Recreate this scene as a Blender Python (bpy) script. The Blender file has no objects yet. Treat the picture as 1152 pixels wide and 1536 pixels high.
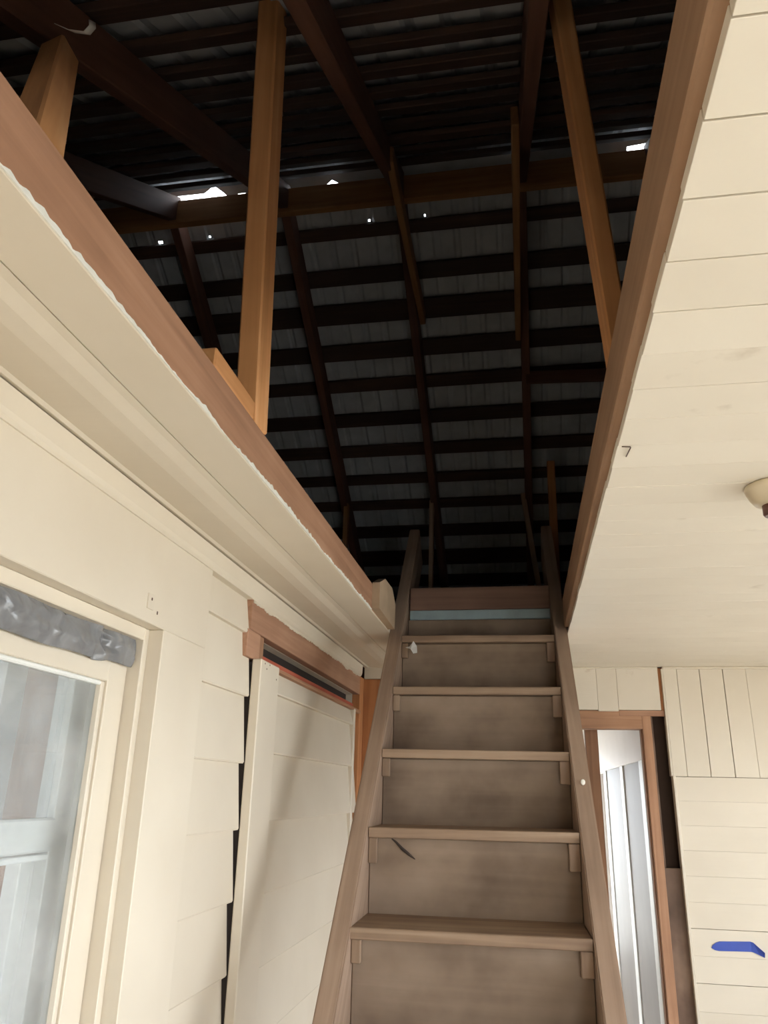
import bpy, bmesh, math, random
from mathutils import Matrix, Vector, noise
random.seed(7)
SC = bpy.context.scene
COL = SC.collection
CAMZ = 1.70

# ------------------------------------------------------------------ camera
cam_data = bpy.data.cameras.new('camera')
cam_data.sensor_fit = 'HORIZONTAL'
cam_data.sensor_width = 36.0
cam_data.lens = 36.0 * 1155.0 / 1152.0
cam_data.clip_start = 0.02
cam = bpy.data.objects.new('camera', cam_data)
COL.objects.link(cam)
RIGHT = Vector((0.98523254, 0.16980416, 0.02198616))
DOWN = Vector((-0.03755859, 0.33960832, -0.93981676))
FWD = Vector((-0.16705148, 0.92511228, 0.34097077))
cm = Matrix.Identity(4)
for i in range(3):
    cm[i][0] = RIGHT[i]; cm[i][1] = -DOWN[i]; cm[i][2] = -FWD[i]
cm[2][3] = CAMZ
cam.matrix_world = cm
SC.camera = cam

# ------------------------------------------------------------------ world, exposure
SC.view_settings.view_transform = 'Standard'
SC.view_settings.look = 'None'
SC.view_settings.gamma = 1.0
SC.view_settings.use_curve_mapping = False
SC.view_settings.exposure = 1.74
world = bpy.data.worlds.new('overcast_sky')
SC.world = world
world.use_nodes = True
bg = world.node_tree.nodes['Background']
bg.inputs['Color'].default_value = (0.86, 0.93, 1.0, 1)
bg.inputs['Strength'].default_value = 4.6
try:
    SC.cycles.max_bounces = 14
    SC.cycles.diffuse_bounces = 8
    SC.cycles.glossy_bounces = 4
    SC.cycles.transparent_max_bounces = 10
    SC.cycles.use_denoising = True
    SC.cycles.sample_clamp_indirect = 6.0
except Exception:
    pass

def portal(name, loc, rot, sx, sy):
    """daylight portal: guides sky light through a window opening"""
    l = bpy.data.lights.new(name, 'AREA')
    l.shape = 'RECTANGLE'; l.size = sx; l.size_y = sy
    l.cycles.is_portal = True
    o = bpy.data.objects.new(name, l)
    o.location = loc; o.rotation_euler = rot
    COL.objects.link(o)
    return o

# room dimensions (metres)
XL = -0.858          # left wall face
XR = 2.40            # right wall face
YF = 4.304           # far wall face
YB = -1.90           # back wall face
ZC = 2.35            # underside of the ceiling boards
HX0, HX1 = -0.556, 0.205   # hatch edges
HY0 = -0.25          # near end of the hatch
YRIDGE, ZRIDGE = 3.0, CAMZ + 2.965
TP = math.tan(math.radians(33)); CP = math.cos(math.radians(33)); SP = math.sin(math.radians(33))
RIGHT_WINDOWS = [(-1.55, -0.35), (-0.15, 1.05), (1.25, 2.45), (2.75, 3.80)]
WZ0, WZ1 = 0.75, 2.02
BACK_DOOR = (0.85, 1.60, 0.25, 2.10)
for a, b in RIGHT_WINDOWS:
    portal('window_daylight', (XR + 0.06, (a + b) / 2, (WZ0 + WZ1) / 2), (0, math.radians(90), 0), WZ1 - WZ0, b - a)
portal('door_daylight', ((BACK_DOOR[0] + BACK_DOOR[1]) / 2, YB - 0.06, (BACK_DOOR[2] + BACK_DOOR[3]) / 2),
       (math.radians(90), 0, 0), BACK_DOOR[1] - BACK_DOOR[0], BACK_DOOR[3] - BACK_DOOR[2])
HALL_WIN = (-0.05, 0.5, 0.5, 2.0)
portal('hall_daylight', (0.22, 7.66, 1.25), (math.radians(-90), 0, 0), 0.55, 1.5)
portal('added_hall_daylight', (-0.56, 5.7, 0.9), (0, math.radians(-90), 0), 1.2, 0.5)  # unseen side window added to brighten the hall
ROOM_WIN = (0.0, 1.7, 0.6, 2.1)
portal('side_room_daylight', (-3.66, 0.85, 1.35), (0, math.radians(-90), 0), 1.5, 1.7)

# ------------------------------------------------------------------ materials
MATS = {}
def new_mat(name):
    m = bpy.data.materials.new(name); m.use_nodes = True
    nt = m.node_tree
    return m, nt, nt.nodes['Principled BSDF']
def ramp(nt, stops):
    r = nt.nodes.new('ShaderNodeValToRGB')
    e = r.color_ramp.elements
    while len(e) < len(stops): e.new(0.5)
    for el, (p, c) in zip(e, stops):
        el.position = p; el.color = (*c, 1)
    return r
def wood(name, dark, mid, light, rough=0.75, grain=1.0, vary=0.25, blotch=0.35):
    """sawn timber, grain along local X, knots and uneven tone"""
    m, nt, b = new_mat(name)
    N, L = nt.nodes, nt.links
    tc = N.new('ShaderNodeTexCoord'); oi = N.new('ShaderNodeObjectInfo')
    add = N.new('ShaderNodeVectorMath'); add.operation = 'MULTIPLY_ADD'
    comb = N.new('ShaderNodeCombineXYZ')
    L.new(oi.outputs['Random'], comb.inputs[0]); L.new(oi.outputs['Random'], comb.inputs[1]); L.new(oi.outputs['Random'], comb.inputs[2])
    add.inputs[1].default_value = (37, 19, 53)
    L.new(comb.outputs[0], add.inputs[0]); L.new(tc.outputs['Object'], add.inputs[2])
    mp = N.new('ShaderNodeMapping'); mp.inputs['Scale'].default_value = (1.6 * grain, 38 * grain, 38 * grain)
    L.new(add.outputs[0], mp.inputs[0])
    n1 = N.new('ShaderNodeTexNoise'); n1.inputs['Scale'].default_value = 1; n1.inputs['Detail'].default_value = 5; n1.inputs['Distortion'].default_value = 0.6
    L.new(mp.outputs[0], n1.inputs['Vector'])
    n2 = N.new('ShaderNodeTexNoise'); n2.inputs['Scale'].default_value = 5; n2.inputs['Detail'].default_value = 4
    L.new(add.outputs[0], n2.inputs['Vector'])
    r = ramp(nt, [(0.28, dark), (0.52, mid), (0.78, light)])
    mx = N.new('ShaderNodeMix'); mx.data_type = 'FLOAT'; mx.inputs[0].default_value = blotch
    L.new(n1.outputs['Fac'], mx.inputs[2]); L.new(n2.outputs['Fac'], mx.inputs[3])
    L.new(mx.outputs[0], r.inputs[0])
    hs = N.new('ShaderNodeHueSaturation')
    mr = N.new('ShaderNodeMapRange'); mr.inputs[3].default_value = 1 - vary; mr.inputs[4].default_value = 1 + vary
    L.new(oi.outputs['Random'], mr.inputs[0]); L.new(mr.outputs[0], hs.inputs['Value'])
    L.new(r.outputs[0], hs.inputs['Color']); L.new(hs.outputs[0], b.inputs['Base Color'])
    b.inputs['Roughness'].default_value = rough
    bp = N.new('ShaderNodeBump'); bp.inputs['Strength'].default_value = 0.25; bp.inputs['Distance'].default_value = 0.004
    L.new(n1.outputs['Fac'], bp.inputs['Height']); L.new(bp.outputs[0], b.inputs['Normal'])
    MATS[name] = m
    return m
def paint(name, c1, c2, rough=0.5, scale=3.0, bump=0.12, streak=(4, 40, 40), stain=None):
    """old painted boards: faint brush streaks and soft uneven tone"""
    m, nt, b = new_mat(name)
    N, L = nt.nodes, nt.links
    tc = N.new('ShaderNodeTexCoord'); oi = N.new('ShaderNodeObjectInfo')
    comb = N.new('ShaderNodeCombineXYZ')
    for i in range(3): L.new(oi.outputs['Random'], comb.inputs[i])
    add = N.new('ShaderNodeVectorMath'); add.operation = 'MULTIPLY_ADD'; add.inputs[1].default_value = (31, 17, 43)
    L.new(comb.outputs[0], add.inputs[0]); L.new(tc.outputs['Object'], add.inputs[2])
    n1 = N.new('ShaderNodeTexNoise'); n1.inputs['Scale'].default_value = scale; n1.inputs['Detail'].default_value = 5
    L.new(add.outputs[0], n1.inputs['Vector'])
    mp = N.new('ShaderNodeMapping'); mp.inputs['Scale'].default_value = streak
    L.new(add.outputs[0], mp.inputs[0])
    n2 = N.new('ShaderNodeTexNoise'); n2.inputs['Scale'].default_value = 1; n2.inputs['Detail'].default_value = 4
    L.new(mp.outputs[0], n2.inputs['Vector'])
    r = ramp(nt, [(0.3, c1), (0.7, c2)])
    L.new(n1.outputs['Fac'], r.inputs[0])
    col = r.outputs[0]
    if stain:
        n3 = N.new('ShaderNodeTexNoise'); n3.inputs['Scale'].default_value = 9; n3.inputs['Detail'].default_value = 8
        L.new(add.outputs[0], n3.inputs['Vector'])
        r3 = ramp(nt, [(0.68, (0, 0, 0)), (0.80, (1, 1, 1))]); L.new(n3.outputs['Fac'], r3.inputs[0])
        mx = N.new('ShaderNodeMix'); mx.data_type = 'RGBA'
        L.new(r3.outputs[0], mx.inputs[0]); L.new(col, mx.inputs[6]); mx.inputs[7].default_value = (*stain, 1)
        col = mx.outputs[2]
    L.new(col, b.inputs['Base Color'])
    b.inputs['Roughness'].default_value = rough
    bp = N.new('ShaderNodeBump'); bp.inputs['Strength'].default_value = bump; bp.inputs['Distance'].default_value = 0.004
    L.new(n2.outputs['Fac'], bp.inputs['Height']); L.new(bp.outputs[0], b.inputs['Normal'])
    MATS[name] = m
    return m
def plain(name, c, rough=0.6, metal=0.0):
    m, nt, b = new_mat(name)
    N, L = nt.nodes, nt.links
    n = N.new('ShaderNodeTexNoise'); n.inputs['Scale'].default_value = 14; n.inputs['Detail'].default_value = 4
    tc = N.new('ShaderNodeTexCoord'); L.new(tc.outputs['Object'], n.inputs['Vector'])
    r = ramp(nt, [(0.3, tuple(x * 0.82 for x in c)), (0.7, c)])
    L.new(n.outputs['Fac'], r.inputs[0]); L.new(r.outputs[0], b.inputs['Base Color'])
    b.inputs['Roughness'].default_value = rough; b.inputs['Metallic'].default_value = metal
    MATS[name] = m
    return m

CREAM1, CREAM2 = (0.60, 0.527, 0.42), (0.645, 0.574, 0.465)
paint('cream', CREAM1, CREAM2)
paint('cream_ceiling', (0.71, 0.645, 0.54), (0.755, 0.695, 0.59), bump=0.18, stain=(0.57, 0.50, 0.40))
paint('cream_worn', (0.585, 0.515, 0.41), (0.63, 0.56, 0.46), stain=(0.48, 0.385, 0.28), bump=0.2)
paint('white_paint', (0.66, 0.66, 0.62), (0.76, 0.76, 0.73), rough=0.45)
paint('white_wall', (0.76, 0.73, 0.70), (0.82, 0.79, 0.76), rough=0.6)
paint('chalk', (0.62, 0.60, 0.53), (0.74, 0.72, 0.66), rough=0.9, scale=30)
paint('taupe_shade', (0.17, 0.150, 0.132), (0.21, 0.187, 0.165), rough=0.55)  # hall panels' shading is put into this colour; also a grey-brown post
wood('joist_wood', (0.24, 0.115, 0.062), (0.36, 0.185, 0.105), (0.46, 0.26, 0.16), vary=0.06)
wood('beam_wood', (0.22, 0.12, 0.065), (0.33, 0.19, 0.11), (0.43, 0.265, 0.165), vary=0.06)
wood('post_wood', (0.36, 0.15, 0.05), (0.54, 0.25, 0.095), (0.66, 0.37, 0.18), vary=0.08, grain=0.8)
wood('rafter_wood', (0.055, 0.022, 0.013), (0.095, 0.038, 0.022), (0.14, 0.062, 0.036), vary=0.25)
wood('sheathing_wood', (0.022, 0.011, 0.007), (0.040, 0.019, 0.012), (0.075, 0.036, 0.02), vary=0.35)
wood('ridge_wood', (0.16, 0.07, 0.025), (0.25, 0.12, 0.045), (0.34, 0.18, 0.08), vary=0.1)
wood('stringer_wood', (0.20, 0.128, 0.085), (0.305, 0.205, 0.142), (0.39, 0.275, 0.20), vary=0.06)
wood('tread_wood', (0.14, 0.08, 0.05), (0.25, 0.165, 0.105), (0.36, 0.26, 0.18), vary=0.12)
wood('riser_wood', (0.10, 0.062, 0.038), (0.21, 0.145, 0.098), (0.30, 0.22, 0.158), vary=0.08, blotch=0.75, grain=0.6)
wood('bare_wood', (0.26, 0.13, 0.075), (0.38, 0.205, 0.125), (0.48, 0.29, 0.19), vary=0.08)
wood('stud_wood', (0.27, 0.10, 0.035), (0.40, 0.165, 0.06), (0.50, 0.235, 0.10), vary=0.1)
wood('old_stud_wood', (0.20, 0.10, 0.055), (0.32, 0.165, 0.09), (0.44, 0.25, 0.15), vary=0.1)
wood('dark_board', (0.07, 0.04, 0.025), (0.15, 0.09, 0.06), (0.28, 0.18, 0.12), vary=0.1, blotch=0.8)
wood('red_board', (0.30, 0.06, 0.03), (0.45, 0.10, 0.055), (0.55, 0.17, 0.10), vary=0.05)
wood('floor_wood', (0.48, 0.42, 0.35), (0.58, 0.52, 0.44), (0.66, 0.60, 0.52), vary=0.15)
plain('tin', (0.40, 0.42, 0.44), rough=0.85, metal=0.0)
plain('strip_metal', (0.30, 0.38, 0.40), rough=0.45, metal=0.2)
plain('shade_black', (0.03, 0.02, 0.015), 0.9)  # black colour stands in for shade in gaps and the recess
plain('bay_shade', (0.06, 0.034, 0.022), 0.9)  # the stud bay's shade is put into this dark colour
plain('tan_wood', (0.40, 0.28, 0.18), 0.8)
wood('header_wood', (0.12, 0.062, 0.043), (0.19, 0.105, 0.072), (0.26, 0.15, 0.105))
plain('porcelain', (0.62, 0.52, 0.36), 0.3)
plain('bakelite', (0.10, 0.035, 0.025), 0.35)
plain('blue_tape', (0.035, 0.075, 0.40), 0.55)
plain('paper', (0.60, 0.58, 0.54), 0.8)
plain('twig_bark', (0.035, 0.022, 0.015), 0.9)
plain('nail_steel', (0.12, 0.07, 0.05), 0.6, 0.5)
plain('ground_soil', (0.55, 0.52, 0.46), 0.95)

def plastic_mat():
    m, nt, b = new_mat('grey_plastic')
    N, L = nt.nodes, nt.links
    n = N.new('ShaderNodeTexNoise'); n.inputs['Scale'].default_value = 12; n.inputs['Detail'].default_value = 6; n.inputs['Distortion'].default_value = 1.2
    tc = N.new('ShaderNodeTexCoord'); L.new(tc.outputs['Object'], n.inputs['Vector'])
    r = ramp(nt, [(0.3, (0.15, 0.15, 0.153)), (0.7, (0.24, 0.24, 0.243))])
    L.new(n.outputs['Fac'], r.inputs[0]); L.new(r.outputs[0], b.inputs['Base Color'])
    b.inputs['Roughness'].default_value = 0.16
    bp = N.new('ShaderNodeBump'); bp.inputs['Strength'].default_value = 0.35; bp.inputs['Distance'].default_value = 0.008
    L.new(n.outputs['Fac'], bp.inputs['Height']); L.new(bp.outputs[0], b.inputs['Normal'])
    MATS['grey_plastic'] = m
plastic_mat()
def glass_mat():
    """thin dusty window glass: clear, with a film of whitish dirt"""
    m, nt, b = new_mat('dusty_glass')
    N, L = nt.nodes, nt.links
    out = N['Material Output']
    tr = N.new('ShaderNodeBsdfTransparent'); tr.inputs[0].default_value = (0.92, 0.94, 0.95, 1)
    gl = N.new('ShaderNodeBsdfGlossy'); gl.inputs['Roughness'].default_value = 0.03
    lw = N.new('ShaderNodeLayerWeight'); lw.inputs[0].default_value = 0.5
    pw = N.new('ShaderNodeMath'); pw.operation = 'POWER'; pw.inputs[1].default_value = 4.0
    L.new(lw.outputs['Facing'], pw.inputs[0])
    fr = N.new('ShaderNodeMath'); fr.operation = 'MULTIPLY_ADD'; fr.inputs[1].default_value = 0.8; fr.inputs[2].default_value = 0.03
    L.new(pw.outputs[0], fr.inputs[0])
    mx = N.new('ShaderNodeMixShader')
    L.new(fr.outputs[0], mx.inputs[0]); L.new(tr.outputs[0], mx.inputs[1]); L.new(gl.outputs[0], mx.inputs[2])
    df = N.new('ShaderNodeBsdfDiffuse'); df.inputs[0].default_value = (0.80, 0.79, 0.77, 1)
    n = N.new('ShaderNodeTexNoise'); n.inputs['Scale'].default_value = 6; n.inputs['Detail'].default_value = 7
    tc = N.new('ShaderNodeTexCoord'); L.new(tc.outputs['Object'], n.inputs['Vector'])
    mr = N.new('ShaderNodeMapRange'); mr.inputs[1].default_value = 0.35; mr.inputs[2].default_value = 0.8
    mr.inputs[3].default_value = 0.07; mr.inputs[4].default_value = 0.24
    L.new(n.outputs['Fac'], mr.inputs[0])
    m2 = N.new('ShaderNodeMixShader')
    L.new(mr.outputs[0], m2.inputs[0]); L.new(mx.outputs[0], m2.inputs[1]); L.new(df.outputs[0], m2.inputs[2])
    L.new(m2.outputs[0], out.inputs['Surface'])
    MATS['dusty_glass'] = m
glass_mat()

# ------------------------------------------------------------------ builders
def tag(o, label=None, cat=None, group=None, kind=None):
    if label: o['label'] = label
    if cat: o['category'] = cat
    if group: o['group'] = group
    if kind: o['kind'] = kind
    return o
def wm(o):
    return o.matrix_basis if o.parent is None else wm(o.parent) @ o.matrix_basis
def link(name, me, mat, parent=None, M=None):
    o = bpy.data.objects.new(name, me)
    COL.objects.link(o)
    if mat and not me.materials: me.materials.append(MATS[mat])
    M = M or Matrix.Identity(4)
    if parent:
        o.parent = parent
        o.matrix_basis = wm(parent).inverted() @ M
    else:
        o.matrix_basis = M
    return o
def empty(name, loc, rz=0.0):
    o = bpy.data.objects.new(name, None); COL.objects.link(o)
    o.empty_display_size = 0.05
    o.matrix_basis = Matrix.Translation(loc) @ Matrix.Rotation(rz, 4, 'Z')
    return o
CACHE = {}
def box_mesh(l, w, h, mat, bev):
    key = (round(l, 5), round(w, 5), round(h, 5), mat, bev)
    if key in CACHE: return CACHE[key]
    bm = bmesh.new()
    bmesh.ops.create_cube(bm, size=1.0)
    bmesh.ops.scale(bm, vec=(l, w, h), verts=bm.verts)
    if bev > 0:
        bmesh.ops.bevel(bm, geom=bm.edges[:], offset=min(bev, 0.3 * min(l, w, h)), segments=1, affect='EDGES')
    me = bpy.data.meshes.new('board'); bm.to_mesh(me); bm.free()
    CACHE[key] = me
    if mat: me.materials.append(MATS[mat])
    return me
def bx(name, x0, x1, y0, y1, z0, z1, mat, parent=None, bev=0.002, rot=None):
    """axis-aligned board; the local X axis follows its longest side"""
    d = [x1 - x0, y1 - y0, z1 - z0]
    c = Vector(((x0 + x1) / 2, (y0 + y1) / 2, (z0 + z1) / 2))
    k = max(range(3), key=lambda i: d[i])
    if k == 0: R, dims = Matrix.Identity(4), (d[0], d[1], d[2])
    elif k == 1: R, dims = Matrix.Rotation(math.pi / 2, 4, 'Z'), (d[1], d[0], d[2])
    else: R, dims = Matrix.Rotation(-math.pi / 2, 4, 'Y'), (d[2], d[1], d[0])
    M = Matrix.Translation(c) @ (rot or Matrix.Identity(4)) @ R
    return link(name, box_mesh(*dims, mat, bev), None, parent, M)
def beam(name, p0, p1, w, h, mat, parent=None, up=(0, 0, 1), bev=0.003):
    """board from p0 to p1 (centre line); w across, h along 'up'"""
    p0, p1 = Vector(p0), Vector(p1)
    X = (p1 - p0).normalized(); Y = Vector(up).cross(X).normalized(); Zv = X.cross(Y)
    M = Matrix.Identity(4)
    for i in range(3):
        M[i][0] = X[i]; M[i][1] = Y[i]; M[i][2] = Zv[i]; M[i][3] = (p0[i] + p1[i]) / 2
    return link(name, box_mesh((p1 - p0).length, w, h, mat, bev), None, parent, M)
def pydata(name, verts, faces, mat, parent=None, M=None, smooth=False):
    me = bpy.data.meshes.new(name); me.from_pydata(verts, [], faces); me.update()
    if smooth:
        for p in me.polygons: p.use_smooth = True
    return link(name, me, mat, parent, M)
def prism(name, poly, y0, y1, mat, parent=None, axis='Y', smooth=False):
    """extrude a 2-D outline (a,b): axis Y -> (x,z); axis X -> (y,z); axis Z -> (x,y)"""
    n = len(poly)
    def P(a, b, t):
        return {'Y': (a, t, b), 'X': (t, a, b), 'Z': (a, b, t)}[axis]
    V = [P(a, b, y0) for a, b in poly] + [P(a, b, y1) for a, b in poly]
    F = [tuple(range(n)), tuple(range(2 * n - 1, n - 1, -1))] + [(i, i + n, (i + 1) % n + n, (i + 1) % n) for i in range(n)]
    me = bpy.data.meshes.new(name); me.from_pydata(V, [], F)
    bm = bmesh.new(); bm.from_mesh(me); bmesh.ops.recalc_face_normals(bm, faces=bm.faces); bm.to_mesh(me); bm.free()
    return link(name, me, mat, parent)
def ragged(name, along, x, z, y0, y1, lo, hi, mat, parent, seed, step=0.006, t=0.0025, nrm=1):
    """torn paint film: a thin strip with a noisy free edge lying on a wall or joist face
       along Y, at x, from z up (hi) or down by a noisy amount"""
    V, F = [], []
    n = int((y1 - y0) / step)
    for i in range(n + 1):
        y = y0 + (y1 - y0) * i / n
        q = 0.5 + 0.5 * noise.noise((y * 9 + seed, seed, 0)) + 0.35 * noise.noise((y * 60, seed * 3, 1)) 
        q = max(0.03, min(1.3, q))
        e = z + lo + (hi - lo) * q
        for xx in (x, x + nrm * t):
            V.append((xx, y, z)); V.append((xx, y, e))
    for i in range(n):
        a = 4 * i; b = a + 4
        F += [(a + 2, b + 2, b + 3, a + 3), (a, a + 1, b + 1, b), (a + 1, a + 3, b + 3, b + 1), (a, b, b + 2, a + 2)]
    return pydata(name, V, F, mat, parent)

# ================================================================== SETTING
# ------------------------------------------------ ground and floor
g = bx('ground', -30, 30, -30, 30, -0.62, -0.5, 'ground_soil'); tag(g, kind='structure')
floor = bx('floor', -3.7, XR + 0.15, YB - 0.12, 7.7, -0.12, -0.025, 'floor_wood'); tag(floor, kind='structure')
for k in range(29):
    x0 = XL + 0.113 * k
    if x0 + 0.111 > XR: break
    bx('floor_board', x0, x0 + 0.111, YB, YF, -0.025, 0.0, 'floor_wood', floor)

# ------------------------------------------------ left wall with siding
wl = empty('wall_left', (XL, 0, 0)); tag(wl, kind='structure')
WY0, WY1 = 0.86, 1.755           # window opening
WS, WT = 0.72, 2.061             # opening sill / head
SX = XL - 0.10
bx('wall_sheathing', SX, XL - 0.040, YB, WY0, 0, 3.0, 'cream', wl, 0)
bx('wall_sheathing', SX, XL - 0.040, WY1, 2.47, 0, 2.46, 'cream', wl, 0)
bx('wall_sheathing', SX, XL - 0.040, WY0, WY1, 0, WS, 'cream', wl, 0)
bx('wall_sheathing', SX, XL - 0.040, WY0, WY1, WT, 2.46, 'cream', wl, 0)
bx('wall_sheathing', SX, XL - 0.040, 4.14, YF + 0.1, 0, 2.46, 'cream', wl, 0)
bx('wall_sheathing', SX, XL - 0.040, 2.47, 4.14, 2.186, 2.46, 'cream', wl, 0)
bx('wall_sheathing', SX, XL - 0.040, 2.47, 4.14, 0, 2.10, 'cream', wl, 0)
# flat boards around the window
bx('wall_board', XL - 0.040, XL, YB, WY0, 0, 2.29, 'cream', wl)
bx('wall_board', XL - 0.040, XL, WY0, 2.018, WT, 2.29, 'cream', wl)
bx('wall_board', XL - 0.040, XL, WY1, 2.018, 0, WT, 'cream', wl)
bx('wall_board', XL - 0.040, XL, WY0, WY1, 0, WS, 'cream', wl)
# frieze along the top
prism('frieze_board', [(XL - 0.04, 2.283), (XL + 0.004, 2.283), (XL + 0.009, 2.290), (XL + 0.012, 2.300), (XL + 0.014, 2.3415), (XL - 0.04, 2.3415)],
      YB, 4.14, 'cream', wl)
# lapped siding between window board and the boarded doorway
laps = [2.172, 1.976, 1.772, 1.580, 1.383, 1.191, 0.995, 0.80, 0.60, 0.40, 0.20, 0.0]
tops = [2.29] + laps[:-1]
def siding(name, y0, y1, z0, z1, xb, parent, mat='cream', proud=0.019, over=0.012):
    # sawtooth profile: bottom edge proud, top tucked under the next course
    p = [(xb - 0.02, z0), (xb + proud - 0.003, z0), (xb + proud, z0 + 0.005), (xb + 0.001, z1 + over), (xb - 0.02, z1 + over)]
    dx = random.uniform(-0.0015, 0.0015)
    return prism(name, [(a + dx, b) for a, b in p], y0, y1, mat, parent)
for z0, z1 in zip(laps, tops):
    siding('siding_board', 2.018, 2.4135 + random.uniform(-0.001, 0.001), z0, z1, XL - 0.022, wl)
bx('gap_shade', XL - 0.0398, XL - 0.0388, 2.375, 2.47, 0, 2.10, 'shade_black', wl, 0)  # black strip painting in the shade between siding and panel
# wood plug in the flat board above the window
pl = bx('plug', XL - 0.004, XL + 0.0035, 1.650, 1.682, 2.092, 2.128, 'cream_worn', wl, 0.001)
bx('nail', XL - 0.002, XL + 0.0045, 1.663, 1.669, 2.113, 2.120, 'nail_steel', pl, 0.001)
bx('nail', XL - 0.002, XL + 0.0015, 1.705, 1.709, 2.088, 2.096, 'nail_steel', wl, 0.0005)
# bare header over the doorway, with the torn paint hanging over it
bx('header_board', XL - 0.035, XL + 0.001, 2.365, 4.14, 2.186, 2.286, 'bare_wood', wl)
bx('header_board', XL - 0.037, XL - 0.002, 2.352, 2.476, 2.098, 2.186, 'bare_wood', wl)
ragged('torn_paint', 'Y', XL + 0.0012, 2.287, 2.372, 4.12, -0.002, -0.022, 'cream', wl, 3.3)
# recess above the panel: black sheet painted in for its deep shade, red board in front, a loose block at its near end
bx('recess_back', XL - 0.095, XL - 0.075, 2.47, 4.14, 2.08, 2.20, 'shade_black', wl, 0)
bx('red_board', XL - 0.075, XL - 0.030, 2.50, 4.12, 2.09, 2.137, 'red_board', wl)
bx('recess_block', XL - 0.05, XL - 0.004, 2.474, 2.522, 2.095, 2.184, 'old_stud_wood', wl)
bx('ledge_board', XL - 0.04, XL + 0.012, 2.49, 4.12, 2.084, 2.102, 'old_stud_wood', wl)
# orange corner stud at the end of the wall
bx('corner_stud', XL + 0.001, XL + 0.098, 4.245, 4.302, 0, 2.282, 'stud_wood', wl)
bx('corner_stud', XL - 0.04, XL + 0.001, 4.14, 4.302, 0, 2.285, 'stud_wood', wl)

# ------------------------------------------------ boarded doorway panel (door-like slab of siding)
PX = XL + 0.029
panel = empty('boarded_panel', (XL, 3.2, 0))
tag(panel, 'tall cream panel of lapped boards closing a doorway left of the stairs', 'panel')
bx('panel_gap_shade', XL - 0.0395, XL - 0.004, 2.424, 2.46, 0, 2.09, 'shade_black', panel, 0)  # black box that paints shade into the slot behind the stile
bx('stile', XL - 0.003, PX, 2.416, 2.612, 0, 2.098, 'cream', panel, 0.003)
bx('stile', XL - 0.03, PX - 0.004, 3.905, 3.94, 0, 2.09, 'cream', panel, 0.003)
pl_laps = [2.010, 1.812, 1.598, 1.382, 1.172, 0.97, 0.77, 0.57, 0.37, 0.17, 0.0]
for i, z0 in enumerate(pl_laps):
    z1 = 2.088 if i == 0 else pl_laps[i - 1]
    siding('siding_board', 2.612, 3.905 if i < 2 else 4.06 - 0.01 * i, z0, z1, PX - 0.028, panel, 'cream', 0.022, 0.010 if i else 0.0)
bx('top_strip', XL - 0.03, PX - 0.006, 2.62, 3.92, 2.084, 2.093, 'old_stud_wood', panel, 0.001)
for (yy, zz) in ((2.45, 2.085), (2.50, 2.087), (2.47, 2.07), (2.58, 2.05)):
    bx('nail', PX - 0.002, PX + 0.0008, yy, yy + 0.005, zz, zz + 0.005, 'nail_steel', panel, 0)

# ------------------------------------------------ left window (storm sash in front of a white double-hung)
w1 = empty('window_1', (XL, WY1, WS)); tag(w1, kind='structure')
FX = XL - 0.037; SXX = XL - 0.070
Yj = 1.731
# outer frame strip
bx('frame_jamb', FX - 0.04, FX, Yj, WY1, WS, WT, 'cream', w1)
bx('frame_head', FX - 0.04, FX, WY0, Yj, WT - 0.030, WT, 'cream', w1)
bx('frame_jamb', FX - 0.04, FX, WY0, WY0 + 0.024, WS, WT - 0.03, 'cream', w1)
bx('frame_sill', FX - 0.04, FX + 0.05, WY0, WY1, WS, WS + 0.03, 'cream', w1)
# storm sash
ss = empty('storm_sash', (SXX, Yj, WS)); ss.parent = w1; ss.matrix_basis = wm(w1).inverted() @ Matrix.Translation((SXX, Yj, WS))
bx('sash_stile', SXX - 0.03, SXX, 1.648, Yj - 0.002, WS + 0.03, 1.990, 'cream', ss)
bx('sash_stile', SXX - 0.03, SXX, WY0 + 0.026, WY0 + 0.11, WS + 0.03, 1.990, 'cream', ss)
bx('sash_rail', SXX - 0.03, SXX - 0.001, WY0 + 0.11, 1.648, 1.922, 1.990, 'cream', ss)
bx('sash_rail', SXX - 0.03, SXX - 0.001, WY0 + 0.11, 1.648, WS + 0.03, WS + 0.12, 'cream', ss)
bx('glazing_bead', SXX - 0.022, SXX - 0.006, 1.634, 1.648, WS + 0.12, 1.922, 'cream_worn', ss, 0.003)
bx('glazing_bead', SXX - 0.022, SXX - 0.006, WY0 + 0.11, 1.634, 1.912, 1.922, 'white_paint', ss, 0.003)
bx('pane', SXX - 0.024, SXX - 0.021, WY0 + 0.11, 1.640, WS + 0.12, 1.915, 'dusty_glass', ss, 0)
# blind strip closing the head gap behind the plastic
bx('head_filler', FX - 0.06, FX - 0.035, WY0, Yj, 1.985, WT - 0.03, 'dark_board', w1)
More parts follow.
